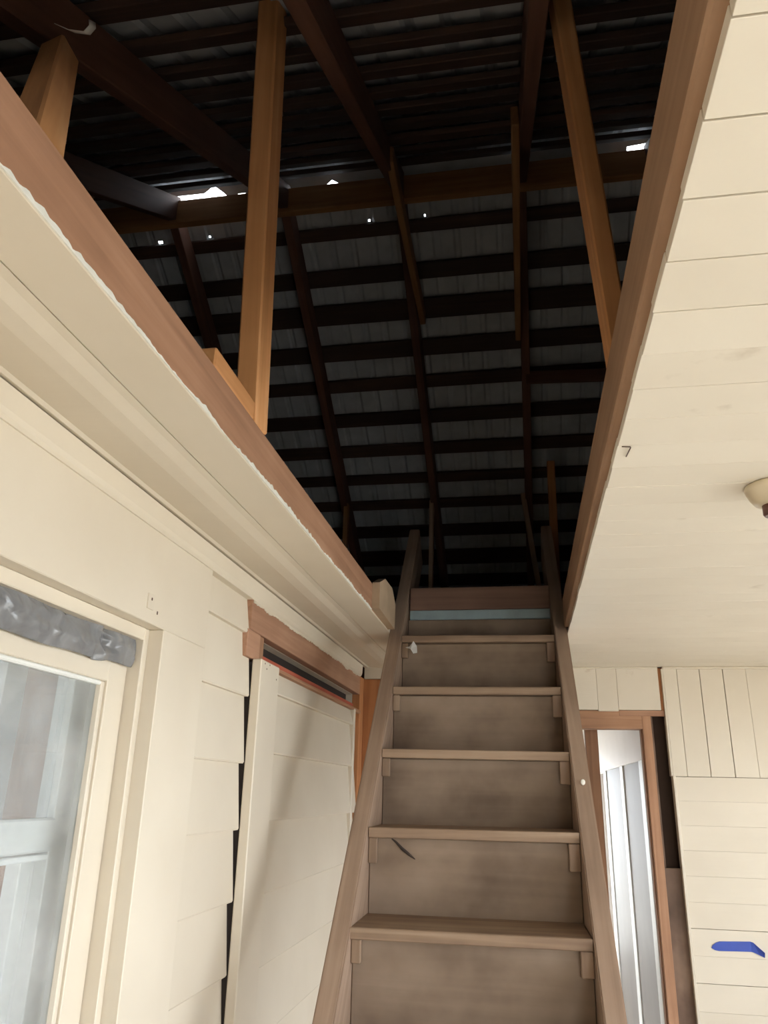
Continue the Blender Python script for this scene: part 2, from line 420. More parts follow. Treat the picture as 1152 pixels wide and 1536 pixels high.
# inner white double-hung
dh = empty('double_hung', (SXX - 0.1, Yj, WS)); dh.parent = w1; dh.matrix_basis = wm(w1).inverted() @ Matrix.Translation((SXX - 0.1, Yj, WS))
DX = SXX - 0.085
bx('jamb', DX - 0.09, DX + 0.05, 1.725, 1.755, WS, 2.02, 'white_paint', dh)
bx('jamb', DX - 0.09, DX + 0.05, WY0, WY0 + 0.03, WS, 2.02, 'white_paint', dh)
bx('jamb_head', DX - 0.09, DX + 0.05, WY0, 1.755, 1.995, 2.025, 'white_paint', dh)
bx('sash_stile', DX - 0.03, DX, 1.655, 1.722, WS + 0.03, 1.99, 'white_paint', dh)
bx('sash_stile', DX - 0.03, DX, WY0 + 0.03, WY0 + 0.09, WS + 0.03, 1.99, 'white_paint', dh)
bx('meeting_rail', DX - 0.03, DX + 0.004, WY0 + 0.09, 1.66, 1.563, 1.630, 'white_paint', dh, 0.004)
bx('rail_lip', DX - 0.03, DX + 0.010, WY0 + 0.09, 1.64, 1.548, 1.560, 'white_paint', dh, 0.002)
bx('sash_stile', DX - 0.07, DX - 0.035, 1.615, 1.655, WS + 0.03, 1.56, 'white_paint', dh)
bx('sash_rail', DX - 0.03, DX, WY0 + 0.09, 1.655, 1.94, 1.99, 'white_paint', dh)
bx('pane', DX - 0.02, DX - 0.017, WY0 + 0.09, 1.655, 1.63, 1.94, 'dusty_glass', dh, 0)
# outer sheathing of the opening so no stray light enters round the sash
bx('reveal_head', SX - 0.12, SX, WY0 - 0.05, WY1 + 0.05, 2.02, 2.1, 'white_wall', w1)

# ------------------------------------------------ room behind that window
sr = empty('wall_side_room', (-2.3, 1.2, 0)); tag(sr, kind='structure')
bx('side_room_wall', SX - 0.03, SX, YB, WY0 - 0.02, 0, 2.45, 'white_wall', sr, 0)
bx('side_room_wall', SX - 0.03, SX, WY1 + 0.01, YF, 0, 2.45, 'white_wall', sr, 0)
bx('side_room_wall', SX - 0.03, SX, WY0 - 0.02, WY1 + 0.01, 2.03, 2.45, 'white_wall', sr, 0)
bx('side_room_wall', SX - 0.03, SX, WY0 - 0.02, WY1 + 0.01, 0, WS, 'white_wall', sr, 0)
bx('side_room_wall', -3.7, SX, 3.4, 3.5, 0, 2.45, 'white_wall', sr, 0)
bx('side_room_wall', -3.7, SX, YB - 0.1, YB, 0, 2.45, 'white_wall', sr, 0)
bx('side_room_ceiling', -3.7, SX, YB - 0.1, 3.5, 2.45, 2.5, 'white_wall', sr, 0)
bx('side_room_wall', -3.75, -3.6, YB - 0.1, ROOM_WIN[0], 0, 2.45, 'white_wall', sr, 0)
bx('side_room_wall', -3.75, -3.6, ROOM_WIN[1], 3.5, 0, 2.45, 'white_wall', sr, 0)
bx('side_room_wall', -3.75, -3.6, ROOM_WIN[0], ROOM_WIN[1], 0, ROOM_WIN[2], 'white_wall', sr, 0)
bx('side_room_wall', -3.75, -3.6, ROOM_WIN[0], ROOM_WIN[1], ROOM_WIN[3], 2.45, 'white_wall', sr, 0)
bx('wood_cladding', -3.59, -3.57, 1.75, 3.4, 0, 2.2, 'dark_board', sr, 0)
bx('wood_cladding', -3.6, SX - 0.4, 3.37, 3.4, 0, 2.3, 'old_stud_wood', sr, 0)
bx('white_post', -1.90, -1.80, 2.50, 2.62, 0, 2.45, 'white_paint', sr)
bx('white_post', -1.60, -1.55, 2.58, 2.66, 0, 2.45, 'taupe_shade', sr)

# ------------------------------------------------ ceiling
ceil = empty('ceiling', (0.6, 1.5, ZC)); tag(ceil, kind='structure')
# right-hand boards, running across, about 11 cm wide; some joints open, others painted shut
PT = 0.018
y = 0.534 - 0.113 * 22
k = -22
open_j = {0: .0026, 1: .003, 2: .0035, 3: .003, 4: .003, 6: .0022, 9: .0022, 10: .0018, 14: .0014}
while y < YF - 0.01:
    y1 = min(y + 0.113, YF)
    gap0 = open_j.get(k, 0.0007) / 2; gap1 = open_j.get(k + 1, 0.0007) / 2
    xl = HX1 + random.uniform(-0.0012, 0.0014)
    if y1 <= HY0: xl = XL
    if y1 > YB:
        bx('ceiling_board', xl, XR, max(y, YB) + gap0, y1 - gap1, ZC + random.uniform(-0.0003, 0.0003), ZC + PT, 'cream_ceiling', ceil, 0.0006)
    y += 0.113; k += 1
# left-hand strip along the wall: a moulded board and a flat one
prof = [(XL - 0.005, ZC + 0.0), (XL + 0.004, ZC - 0.004), (XL + 0.022, ZC - 0.0065), (XL + 0.030, ZC - 0.002), (XL + 0.075, ZC - 0.0065),
        (XL + 0.120, ZC - 0.0105), (XL + 0.155, ZC - 0.008), (XL + 0.180, ZC - 0.001), (XL + 0.197, ZC + 0.0), (XL + 0.197, ZC + PT), (XL - 0.005, ZC + PT)]
prism('ceiling_moulding', prof, HY0 - 0.02, YF, 'cream', ceil)
bx('ceiling_board', XL + 0.1985, HX0, HY0 - 0.02, YF, ZC, ZC + PT, 'cream', ceil, 0.0015)
ragged('torn_paint', 'Y', HX0 + 0.0003, ZC + 0.001, HY0, 2.85, -0.002, 0.015, 'chalk', ceil, 1.7)
ragged('torn_paint', 'Y', HX1 + 0.020, ZC + PT - 0.004, HY0, 3.2, 0.0, 0.012, 'dark_board', ceil, 5.1, nrm=-1)
# attic floor deck above the ceiling everywhere but the hatch (keeps the attic dark)
for (a, b, c, d) in ((HX1 + 0.075, 4.2, -0.7, 6.6), (-4.2, HX0 - 0.05, -0.7, 6.6), (HX0 - 0.05, HX1 + 0.075, 3.60, 6.6), (HX0 - 0.05, HX1 + 0.075, -0.7, HY0)):
    bx('attic_deck', a, b, c, d, ZC + PT + 0.002, ZC + PT + 0.022, 'sheathing_wood', ceil, 0)

# hatch joists
jl = bx('hatch_joist', HX0 - 0.045, HX0, HY0 - 0.1, 3.20, ZC + 0.002, CAMZ + 0.762, 'joist_wood', bev=0.004)
tag(jl, 'reddish-brown joist edging the attic opening above the left siding wall', 'beam', 'joists along the attic opening')
jr = bx('hatch_joist', HX1 - 0.017, HX1 + 0.028, HY0 - 0.1, 3.30, ZC + PT, CAMZ + 0.792, 'beam_wood', bev=0.004)
tag(jr, 'brown joist along the white-boarded ceiling at the right edge of the attic opening', 'beam', 'joists along the attic opening')
je = prism('joist_end_block', [(2.86, ZC + 0.012), (3.235, ZC + 0.004), (3.25, ZC + 0.115), (3.16, ZC + 0.165), (2.98, ZC + 0.160), (2.86, ZC + 0.114)], HX0 + 0.0005, HX0 + 0.030, 'tan_wood', axis='X')
tag(je, 'tan block of wood at the end of the left joist beside the stairs', 'block')

# ------------------------------------------------ far wall
wf = empty('wall_far', (0.5, YF, 0)); tag(wf, kind='structure')
bx('far_sheathing', XL - 0.1, 0.20, YF + 0.002, YF + 0.09, 0, 2.46, 'dark_board', wf, 0)
bx('far_sheathing', 0.20, 0.66, YF + 0.02, YF + 0.09, 2.13, 2.46, 'dark_board', wf, 0)
bx('fascia_board', XL + 0.002, -0.55, YF - 0.06, YF + 0.0, 2.284, 2.349, 'cream_worn', wf)
bx('fascia_board', 0.10, 0.395, YF - 0.012, YF + 0.02, 2.128, 2.345, 'cream_worn', wf)
bx('fascia_board', 0.3955, 0.4985, YF - 0.012, YF + 0.02, 2.121, 2.345, 'cream_worn', wf)
bx('fascia_board', 0.499, 0.712, YF - 0.012, YF + 0.02, 2.128, 2.345, 'cream_worn', wf)
bx('bead_strip', 0.10, 0.712, YF - 0.020, YF - 0.010, 2.342, 2.3495, 'cream', wf)
bx('door_header', 0.10, 0.612, YF - 0.004, YF + 0.085, 2.033, 2.126, 'old_stud_wood', wf)
bx('header_stub', 0.50, 0.735, YF - 0.006, YF + 0.02, 2.098, 2.127, 'bare_wood', wf)
bx('door_stud', 0.612, 0.657, YF - 0.002, YF + 0.085, 0, 2.10, 'old_stud_wood', wf)
bx('door_stud', 0.606, 0.612, YF + 0.03, YF + 0.085, 0, 2.035, 'bare_wood', wf)
bx('bay_back', 0.655, 0.80, YF + 0.075, YF + 0.09, 0, 2.46, 'bay_shade', wf, 0)  # coloured dark to keep the bay in shade
bx('bay_stud', 0.655, 0.667, YF + 0.012, YF + 0.08, 0, 2.10, 'dark_board', wf)
bx('bay_board', 0.640, 0.742, YF + 0.004, YF + 0.03, 0.02, 1.378, 'dark_board', wf)
bx('bay_side', 0.712, 0.738, YF + 0.0, YF + 0.03, 2.10, 2.345, 'stud_wood', wf)
# right part: vertical boards above, horizontal boards below
xs = [0.738, 0.806, 0.919, 1.034]
while xs[-1] < XR: xs.append(xs[-1] + 0.113)
vg = [0, .0016, .003, .003] + [.0008] * 40
for i in range(len(xs) - 1):
    bx('wall_board', xs[i] + vg[i] / 2, min(xs[i + 1], XR) - vg[i + 1] / 2, YF - 0.018, YF, 1.803, 2.349, 'cream', wf, 0.0014)
bx('bead_strip', 0.733, XR, YF - 0.030, YF - 0.016, 2.337, 2.3498, 'cream', wf, 0.004)
bx('edge_strip', 0.728, 0.738, YF - 0.018, YF + 0.03, 1.803, 2.34, 'cream_worn', wf)
z = 1.801
i = 0
while z > 0.02:
    z0 = max(z - 0.113, 0.0)
    g = 0.0020 if i in (5, 7) else 0.0003
    bx('wall_board', 0.748, XR, YF - 0.022, YF, z0 + g, z - 0.0002, 'cream', wf, 0.0003)
    z -= 0.113; i += 1
bx('edge_strip', 0.734, 0.7475, YF - 0.028, YF + 0.03, 0.0, 1.806, 'cream_worn', wf, 0.002)
bx('far_sheathing', 0.80, XR + 0.1, YF + 0.002, YF + 0.09, 0, 2.46, 'dark_board', wf, 0)

# ------------------------------------------------ right wall and back wall (out of view, with the windows that light the room)
wr = empty('wall_right', (XR, 1, 0)); tag(wr, kind='structure')
edges = [YB] + [v for ab in RIGHT_WINDOWS for v in ab] + [YF]
for i in range(0, len(edges), 2):
    bx('wall_board', XR, XR + 0.1, edges[i], edges[i + 1], 0, 2.46, 'cream', wr, 0)
for a, b in RIGHT_WINDOWS:
    bx('wall_board', XR, XR + 0.1, a, b, 0, WZ0, 'cream', wr, 0)
    bx('wall_board', XR, XR + 0.1, a, b, WZ1, 2.46, 'cream', wr, 0)
    bx('window_mullion', XR + 0.02, XR + 0.05, (a + b) / 2 - 0.02, (a + b) / 2 + 0.02, WZ0, WZ1, 'white_paint', wr)
    bx('window_rail', XR + 0.02, XR + 0.05, a, b, 1.37, 1.41, 'white_paint', wr)
wb = empty('wall_back', (0.5, YB, 0)); tag(wb, kind='structure')
bx('wall_board', SX, BACK_DOOR[0], YB - 0.1, YB, 0, 2.46, 'cream', wb, 0)
bx('wall_board', BACK_DOOR[1], XR + 0.1, YB - 0.1, YB, 0, 2.46, 'cream', wb, 0)
bx('wall_board', BACK_DOOR[0], BACK_DOOR[1], YB - 0.1, YB, BACK_DOOR[3], 2.46, 'cream', wb, 0)
bx('wall_board', BACK_DOOR[0], BACK_DOOR[1], YB - 0.1, YB, 0, BACK_DOOR[2], 'cream', wb, 0)

# ------------------------------------------------ hallway beyond the far doorway
hl = empty('wall_hall', (0.3, 6, 0)); tag(hl, kind='structure')
HX = 0.640
bx('hall_wall', -0.6, -0.5, YF + 0.09, 5.45, 0, 2.4, 'white_wall', hl, 0)
bx('hall_wall', -0.6, -0.5, 5.95, 7.6, 0, 2.4, 'white_wall', hl, 0)
bx('hall_wall', -0.6, -0.5, 5.45, 5.95, 0, 0.3, 'white_wall', hl, 0)  # opening for the added side window that brightens the hall
bx('hall_wall', -0.6, -0.5, 5.45, 5.95, 1.5, 2.4, 'white_wall', hl, 0)
bx('hall_wall', -0.6, HALL_WIN[0], 7.6, 7.7, 0, 2.4, 'white_wall', hl, 0)
bx('hall_wall', HALL_WIN[1], 1.0, 7.6, 7.7, 0, 2.4, 'white_wall', hl, 0)
bx('hall_wall', HALL_WIN[0], HALL_WIN[1], 7.6, 7.7, 0, HALL_WIN[2], 'white_wall', hl, 0)
bx('hall_wall', HALL_WIN[0], HALL_WIN[1], 7.6, 7.7, HALL_WIN[3], 2.4, 'white_wall', hl, 0)
bx('hall_ceiling', -0.6, 1.0, YF + 0.09, 7.7, 2.30, 2.36, 'white_wall', hl, 0)
bx('hall_wall', HX + 0.06, HX + 0.12, YF + 0.09, 7.6, 0, 2.3, 'white_wall', hl, 0)
bx('hall_soffit', HX - 0.02, HX + 0.06, YF + 0.10, 7.6, 1.888, 2.30, 'white_wall', hl, 0.004)
for (a, b) in ((4.46, 4.60), (5.36, 5.50), (6.46, 6.64)):
    bx('hall_casing', HX - 0.025, HX + 0.06, a, b, 0, 1.888, 'white_paint', hl, 0.004)
for (a, b) in ((4.60, 5.36), (5.50, 6.46)):
    bx('hall_panel', HX - 0.016, HX + 0.05, a, b, 0, 1.888, 'taupe_shade', hl, 0.002)  # coloured darker than the casings to hold the shading
bx('hall_post', 0.345, 0.412, 4.62, 4.70, 0, 2.30, 'old_stud_wood', hl, 0.003)

# ------------------------------------------------ roof over the attic
roof = empty('roof', (0, YRIDGE, ZRIDGE)); tag(roof, kind='structure')
FARD, NEARD = 4.7, 4.5          # slope lengths measured horizontally are shorter
def slope_pt(side, x, s, off):
    """point on a roof slope: s metres down from the ridge, off metres above the metal plane; side +1 far, -1 near"""
    return Vector((x, YRIDGE + side * (s * CP + off * SP), ZRIDGE - s * SP + off * CP))
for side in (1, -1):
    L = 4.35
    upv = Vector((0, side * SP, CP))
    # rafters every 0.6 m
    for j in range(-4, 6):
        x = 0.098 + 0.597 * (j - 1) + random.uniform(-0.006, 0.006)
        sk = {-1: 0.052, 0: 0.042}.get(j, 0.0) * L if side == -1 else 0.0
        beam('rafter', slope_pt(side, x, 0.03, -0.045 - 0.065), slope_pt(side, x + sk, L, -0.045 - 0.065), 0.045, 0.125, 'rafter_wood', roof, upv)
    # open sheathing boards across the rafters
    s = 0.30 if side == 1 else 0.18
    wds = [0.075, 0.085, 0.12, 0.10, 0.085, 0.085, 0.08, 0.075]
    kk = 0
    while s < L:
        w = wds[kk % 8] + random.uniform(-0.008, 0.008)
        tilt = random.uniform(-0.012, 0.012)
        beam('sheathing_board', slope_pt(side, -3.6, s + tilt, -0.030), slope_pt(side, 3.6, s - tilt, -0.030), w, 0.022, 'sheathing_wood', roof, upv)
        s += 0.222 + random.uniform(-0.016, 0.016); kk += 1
# metal roofing: ribbed sheets, a few nail holes, gaps under the lifted ridge
HOLES = [(-1.876, 0.013), (-1.862, 0.007), (-1.586, 0.009), (-1.285, 0.008), (-0.991, 0.008), (-0.698, 0.010), (-0.402, 0.007)]
HS = 0.262
def sheet(side, x0, x1, s0, s1):
    rib = 0.0
    xs = []
    n = int(round((x1 - x0) / 0.1115))
    for i in range(n):
        a = x0 + (x1 - x0) * i / n; p = (x1 - x0) / n
        xs += [(a, 0), (a + p * 0.62, 0), (a + p * 0.72, 0.010), (a + p * 0.88, 0.010)]
    xs.append((x1 + 0.02, 0))
    rows = [s0, s1]
    hs = []
    if side == 1:
        for hx, hr in HOLES:
            if x0 <= hx < x1:
                hs.append((hx, hr))
                def prof(xq):
                    for (a, za), (b, zb) in zip(xs, xs[1:]):
                        if a <= xq <= b: return za + (zb - za) * (xq - a) / max(b - a, 1e-6)
                    return 0
                new = [(hx - hr / 2, prof(hx - hr / 2)), (hx + hr / 2, prof(hx + hr / 2))]
                xs = sorted([q for q in xs if not (hx - hr / 2 - 1e-4 < q[0] < hx + hr / 2 + 1e-4)] + new)
        if hs:
            hr = max(h[1] for h in hs)
            rows = [s0, HS - hr * 0.55, HS + hr * 0.55, s1]
    V, F = [], []
    for r in rows:
        for (x, zz) in xs: V.append(slope_pt(side, x, r, 0.002 + zz))
    m = len(xs)
    for r in range(len(rows) - 1):
        for i in range(m - 1):
            xc = (xs[i][0] + xs[i + 1][0]) / 2
            if any(abs(xc - hx) < hr / 2 for hx, hr in hs) and r == 1 and len(rows) == 4: continue
            F.append((r * m + i, r * m + i + 1, (r + 1) * m + i + 1, (r + 1) * m + i))
    return pydata('roofing_sheet', V, F, 'tin', roof)
for side in (1, -1):
    x = -3.68
    while x < 3.6:
        sheet(side, x, x + 0.669, 0.075 if side == 1 else -0.025, 4.45)
        x += 0.669
# flashing along the ridge on the far slope; it is bent up or missing in places
def flash(x0, x1, a0, a1, b0, b1, off=0.004):
    """piece of flashing from s=a0..b0 at x0 to s=a1..b1 at x1"""
    V = [slope_pt(1, x0, a0, off), slope_pt(1, x1, a1, off), slope_pt(1, x1, b1, off), slope_pt(1, x0, b0, off)]
    V += [v + Vector((0, 0, 0.0015)) for v in V]
    F = [(0, 1, 2, 3), (7, 6, 5, 4), (0, 4, 5, 1), (1, 5, 6, 2), (2, 6, 7, 3), (3, 7, 4, 0)]
    return pydata('ridge_flashing', V, F, 'tin', roof)
A, B = -0.012, 0.10
flash(-3.7, -1.80, A, A, B, B)
flash(-1.80, -1.74, A, A, B, 0.036)          # slanting left end of the large gap
flash(-1.74, -1.55, A, A, 0.036, 0.036)
flash(-1.55, -1.49, A, A, 0.036, 0.004)
flash(-1.49, -1.45, A, A, 0.004, 0.040)
flash(-1.45, -1.40, A, A, 0.040, B)        # triangular opening
flash(-1.40, -1.37, A, A, B, B)
flash(-1.37, -1.33, A, A, 0.056, 0.056)
flash(-1.33, -1.07, A, A, B, B)
flash(-1.07, -1.03, A, A, 0.058, 0.058)
flash(-1.03, -0.905, A, A, B, B)
flash(-0.905, -0.86, A, A, 0.068, 0.040)
flash(-0.86, -0.815, A, A, 0.040, 0.068)
flash(-0.815, 0.030, A, A, B, B)
flash(0.030, 0.055, A, A, 0.060, 0.060)
flash(0.055, 0.140, A, A, B, B)
flash(0.140, 0.158, A, A, 0.062, 0.062)
flash(0.158, 0.60, A, A, B, 0.066)
flash(0.60, 0.685, A, A, 0.040, 0.034)
flash(0.685, 3.7, A, A, B, B)
cap = []
for x in (-3.7, 3.7):
    for side, s in ((-1, 0.16), (-1, 0.0), (1, -0.004)):
        cap.append(slope_pt(side, x, s, 0.012) if s else Vector((x, YRIDGE, ZRIDGE + 0.016)))
pydata('ridge_cap', cap, [(0, 3, 4, 1), (1, 4, 5, 2)], 'tin', roof)
# ridge board
bx('ridge_board', -3.6, 3.6, YRIDGE - 0.02, YRIDGE + 0.02, CAMZ + 2.725, CAMZ + 2.872, 'ridge_wood', roof, 0.003)
# gable ends and eaves close the attic
for x in (-3.66, 3.62):
    prism('gable_wall', [(-0.75, ZC), (6.75, ZC), (6.75, ZC + 0.25), (YRIDGE, ZRIDGE + 0.02), (-0.75, ZC + 0.25)], x, x + 0.04, 'sheathing_wood', roof, axis='X')
for (a, b) in ((-0.80, -0.70), (6.5, 6.6)):
    bx('eave_wall', -3.7, 3.7, a, b, ZC - 0.05, ZC + 0.40, 'sheathing_wood', roof, 0)

# ================================================================== ATTIC TIMBERS (things)
def timber(name, p0, p1, w, h, mat, label, cat, up=(0, 1, 0), group=None, bev=0.004):
    o = beam(name, p0, p1, w, h, mat, None, up, bev)
    return tag(o, label, cat, group)
C = CAMZ
JT = C + 0.762
timber('roof_post', (-0.582, 1.500, JT), (-0.566, 1.350, C + 1.91), 0.052, 0.080, 'post_wood',
       'tall orange-brown post standing on the left joist, nearest the middle', 'post', group='posts holding up the rafters')
timber('roof_post', (-0.600, 0.690, JT - 0.02), (-0.935, 1.090, C + 1.490), 0.055, 0.06, 'post_wood',
       'short orange-brown post leaning up to the rafter at the upper left corner', 'post', group='posts holding up the rafters')
timber('roof_post', (0.238, 1.47, C + 0.70), (0.153, 1.42, C + 1.93), 0.042, 0.09, 'post_wood',
       'slim light-brown post rising from the right joist beside the white ceiling', 'post', group='posts holding up the rafters')
timber('blocking', (-0.60, 1.22, JT + 0.022), (-0.60, 1.452, JT + 0.022), 0.085, 0.044, 'post_wood',
       'short block of orange-brown wood on the joist at the foot of the tall post', 'block', up=(0, 0, 1))
# collar ties between near and far rafters
timber('collar_tie', (-0.452, 2.44, C + 2.47), (-0.452, 3.56, C + 2.43), 0.03, 0.09, 'ridge_wood',
       'shorter thin tie board hanging under the ridge between two rafters, left of centre', 'beam', up=(0, 0, 1), group='collar ties')
timber('collar_tie', (0.055, 2.18, C + 2.32), (0.055, 3.66, C + 2.35), 0.03, 0.09, 'ridge_wood',
       'longer thin tie board hanging under the ridge between two rafters, right of centre', 'beam', up=(0, 0, 1), group='collar ties')
timber('brace_board', (0.09, 3.86, C + 2.19), (0.70, 3.90, C + 2.19), 0.022, 0.075, 'rafter_wood',
       'reddish board nailed across the rafters left of the slim right post', 'board', up=(0, 0, 1))
# knee studs at the back of the attic
timber('knee_stud', (-1.078, 4.6, ZC + 0.04), (-1.080, 4.6, C + 1.76), 0.03, 0.05, 'ridge_wood',
       'thin stud at the back of the attic, seen just over the left joist', 'post', group='knee studs at the back of the attic')
timber('knee_stud', (-0.530, 4.6, ZC + 0.04), (-0.520, 4.6, C + 1.76), 0.028, 0.05, 'stringer_wood',
       'thin pale stud at the back of the attic, just right of the left stair rail', 'post', group='knee studs at the back of the attic')
timber('knee_stud', (0.185, 4.6, ZC + 0.04), (0.056, 4.6, C + 1.78), 0.03, 0.05, 'stringer_wood',
       'thin leaning stud at the back of the attic, just left of the right stair rail', 'post', group='knee studs at the back of the attic')
timber('knee_stud', (0.213, 4.30, ZC + 0.04), (0.222, 4.30, C + 1.86), 0.045, 0.05, 'stud_wood',
       'reddish stud rising behind the top of the right stair rail', 'post', group='knee studs at the back of the attic')
hd = bx('header_board', -0.499, 0.143, 3.505, 3.545, C + 0.796, C + 0.905, 'header_wood', bev=0.004)
tag(hd, 'reddish header board across the top of the stairs', 'board')
ms = bx('metal_strip', -0.498, 0.142, 3.498, 3.530, C + 0.750, C + 0.7945, 'strip_metal', bev=0.003)
tag(ms, 'blue-grey metal strip under the header at the top of the stairs', 'strip')

# ================================================================== STAIRS
st = empty('attic_stairs', (-0.141, 1.04, 0), math.radians(0.95))
tag(st, 'steep worn wooden attic stairs rising through the ceiling opening', 'stairs')
SM = wm(st)
def sbx(name, x0, x1, y0, y1, z0, z1, mat, parent=st, bev=0.0025, roll=0.0):
    o = bx(name, x0, x1, y0, y1, z0, z1, mat, None, bev, Matrix.Rotation(roll, 4, 'Y'))
    M = o.matrix_basis.copy()
    o.parent = parent
    o.matrix_basis = wm(parent).inverted() @ SM @ M
    return o
TS = 1.042
RUN, RISE = 0.2365, 0.2465
Z0T = C - 0.352 - 5 * RISE           # lowest tread top
Y0T = 2.331 - 5 * RUN - 1.04         # its front edge, local
WI, WO = 0.324, 0.378                # inner / outer half width
def stringer(x0, x1):
    # parallelogram side, cut at the floor and square at the top
    zt = C + 1.35; yt = 3.96 - 1.04
    dp = 0.300                          # depth of the plank measured horizontally
    b0 = Y0T - Z0T / TS                  # front line meets the floor
    n = (math.sin(math.radians(46.2)), -math.cos(math.radians(46.2)))
    poly = [(b0, 0.0), (yt, zt), (yt + dp * 0.521, zt - dp * 0.4995), (b0 + dp, 0.0)]
    # local frame: X along the plank, so the grain follows it
    ang = math.atan2(zt, yt - b0)
    o_y, o_z = (b0 + yt) / 2, zt / 2
    ca, sa = math.cos(ang), math.sin(ang)
    loc = [((y - o_y) * ca + (zz - o_z) * sa, -(y - o_y) * sa + (zz - o_z) * ca) for y, zz in poly]
    hw = (x1 - x0) / 2
    V = [(u, -hw, v) for u, v in loc] + [(u, hw, v) for u, v in loc]
    F = [(0, 1, 2, 3), (7, 6, 5, 4)] + [(i, i + 4, (i + 1) % 4 + 4, (i + 1) % 4) for i in range(4)]
    me = bpy.data.meshes.new('stringer'); me.from_pydata(V, [], F)
    bm = bmesh.new(); bm.from_mesh(me); bmesh.ops.recalc_face_normals(bm, faces=bm.faces)
    bmesh.ops.bevel(bm, geom=bm.edges[:], offset=0.004, segments=2, affect='EDGES')
    bm.to_mesh(me); bm.free()
    X = Vector((0, ca, sa)); Zv = Vector((0, -sa, ca)); Yv = Zv.cross(X)
    M = Matrix.Identity(4)
    for i in range(3):
        M[i][0] = X[i]; M[i][1] = Yv[i]; M[i][2] = Zv[i]
    M[0][3], M[1][3], M[2][3] = (x0 + x1) / 2, o_y, o_z
    return link('stringer', me, 'stringer_wood', st, SM @ M)
sl = stringer(-WO, -WI)
sg = stringer(WI, WO)
TT = 0.030
for k in range(10):
    zt = Z0T + k * RISE; yf = Y0T + k * RUN
    roll = random.uniform(-0.004, 0.004)
    sbx('tread', -WI - 0.006 if k in (5,) else -WI + 0.001, WI - 0.001, yf, yf + RUN + 0.035, zt - TT, zt, 'tread_wood', roll=roll)
    zlow = 0.0 if k == 0 else zt - RISE
    sbx('riser', -WI + 0.001, WI - 0.001, yf + 0.036, yf + 0.052, zlow + (0.001 if k == 0 else -0.030), zt - TT - 0.001, 'riser_wood')
    for sx in (-1, 1):
        h = 0.070 + random.uniform(-0.012, 0.014)
        w = 0.034 if sx > 0 else 0.028
        a, b = (WI - w, WI - 0.0005) if sx > 0 else (-WI + 0.0005, -WI + w)
        sbx('cleat', a, b, yf + 0.012, yf + 0.0355, zt - TT - h, zt - TT - 0.0005, 'stringer_wood' if sx > 0 else 'tread_wood')
kt = 10
sbx('riser', -WI + 0.001, WI - 0.001, Y0T + 10 * RUN - 0.012, Y0T + 10 * RUN + 0.004, Z0T + 9 * RISE, C + 0.749, 'riser_wood')
# paint splash on the right stringer
M = SM @ Matrix.Translation((WI + 0.029, Y0T + 6.55 * RUN - 0.004, Z0T + 6.55 * RISE + 0.012))
bm = bmesh.new(); bmesh.ops.create_uvsphere(bm, u_segments=10, v_segments=6, radius=0.0075)
for v in bm.verts: v.co.z *= 1.2; v.co.y *= 0.3
me = bpy.data.meshes.new('paint_drop'); bm.to_mesh(me); bm.free()
link('paint_drop', me, 'chalk', sg, M)

# ================================================================== SMALL THINGS
# crumpled plastic stuffed along the window head
V, F = [], []
NY, NZ = 40, 5
for i in range(NY + 1):
    y0p = 0.80 + (1.724 - 0.80) * i / NY
    for j in range(NZ + 1):
        t = j / NZ
        inner = 0 < i < NY
        y = y0p + (random.uniform(-0.008, 0.008) if inner else 0)
        lo = 1.958 + 0.007 * noise.noise((y * 7, 1, 0)) + (0.006 if y > 1.60 else 0)
        hi = 2.035 - 0.016 * max(0, noise.noise((y * 8, 4, 0)))
        z = lo + (hi - lo) * t + (random.uniform(-0.003, 0.003) if 0 < j < NZ else 0)
        bulge = 0.010 * math.sin(math.pi * min(1, t * 1.05)) ** 0.7
        wave = 0.012 * noise.noise((y * 6 + z * 9, z * 14, 2.2)) - 0.010 * abs(noise.noise((y * 14 + z * 26, z * 24 - y * 7, 7.1)))
        fold = -0.018 if abs(y - 1.585 - (t - .5) * 0.03) < 0.010 else 0
        V.append((FX - 0.018 + bulge + wave + fold + random.uniform(-0.0030, 0.0030), y, z))
for i in range(NY):
    for j in range(NZ):
        a = i * (NZ + 1) + j
        q = (a, a + NZ + 1, a + NZ + 2, a + 1)
        if random.random() < 0.5: F += [(q[0], q[1], q[2]), (q[0], q[2], q[3])]
        else: F += [(q[0], q[1], q[3]), (q[1], q[2], q[3])]
pls = pydata('plastic_sheet', V, F, 'grey_plastic', smooth=True)
sub = pls.modifiers.new('soften', 'SUBSURF'); sub.levels = 2; sub.render_levels = 2
cr = pls.data.attributes.new('crease_edge', 'FLOAT', 'EDGE')
for i in range(len(pls.data.edges)): cr.data[i].value = random.choice((0.0, 0.0, 0.55, 0.85))
sol = pls.modifiers.new('thick', 'SOLIDIFY'); sol.thickness = 0.0012; sol.offset = -1
tag(pls, 'crumpled grey plastic sheet stuffed along the top of the left window', 'plastic')

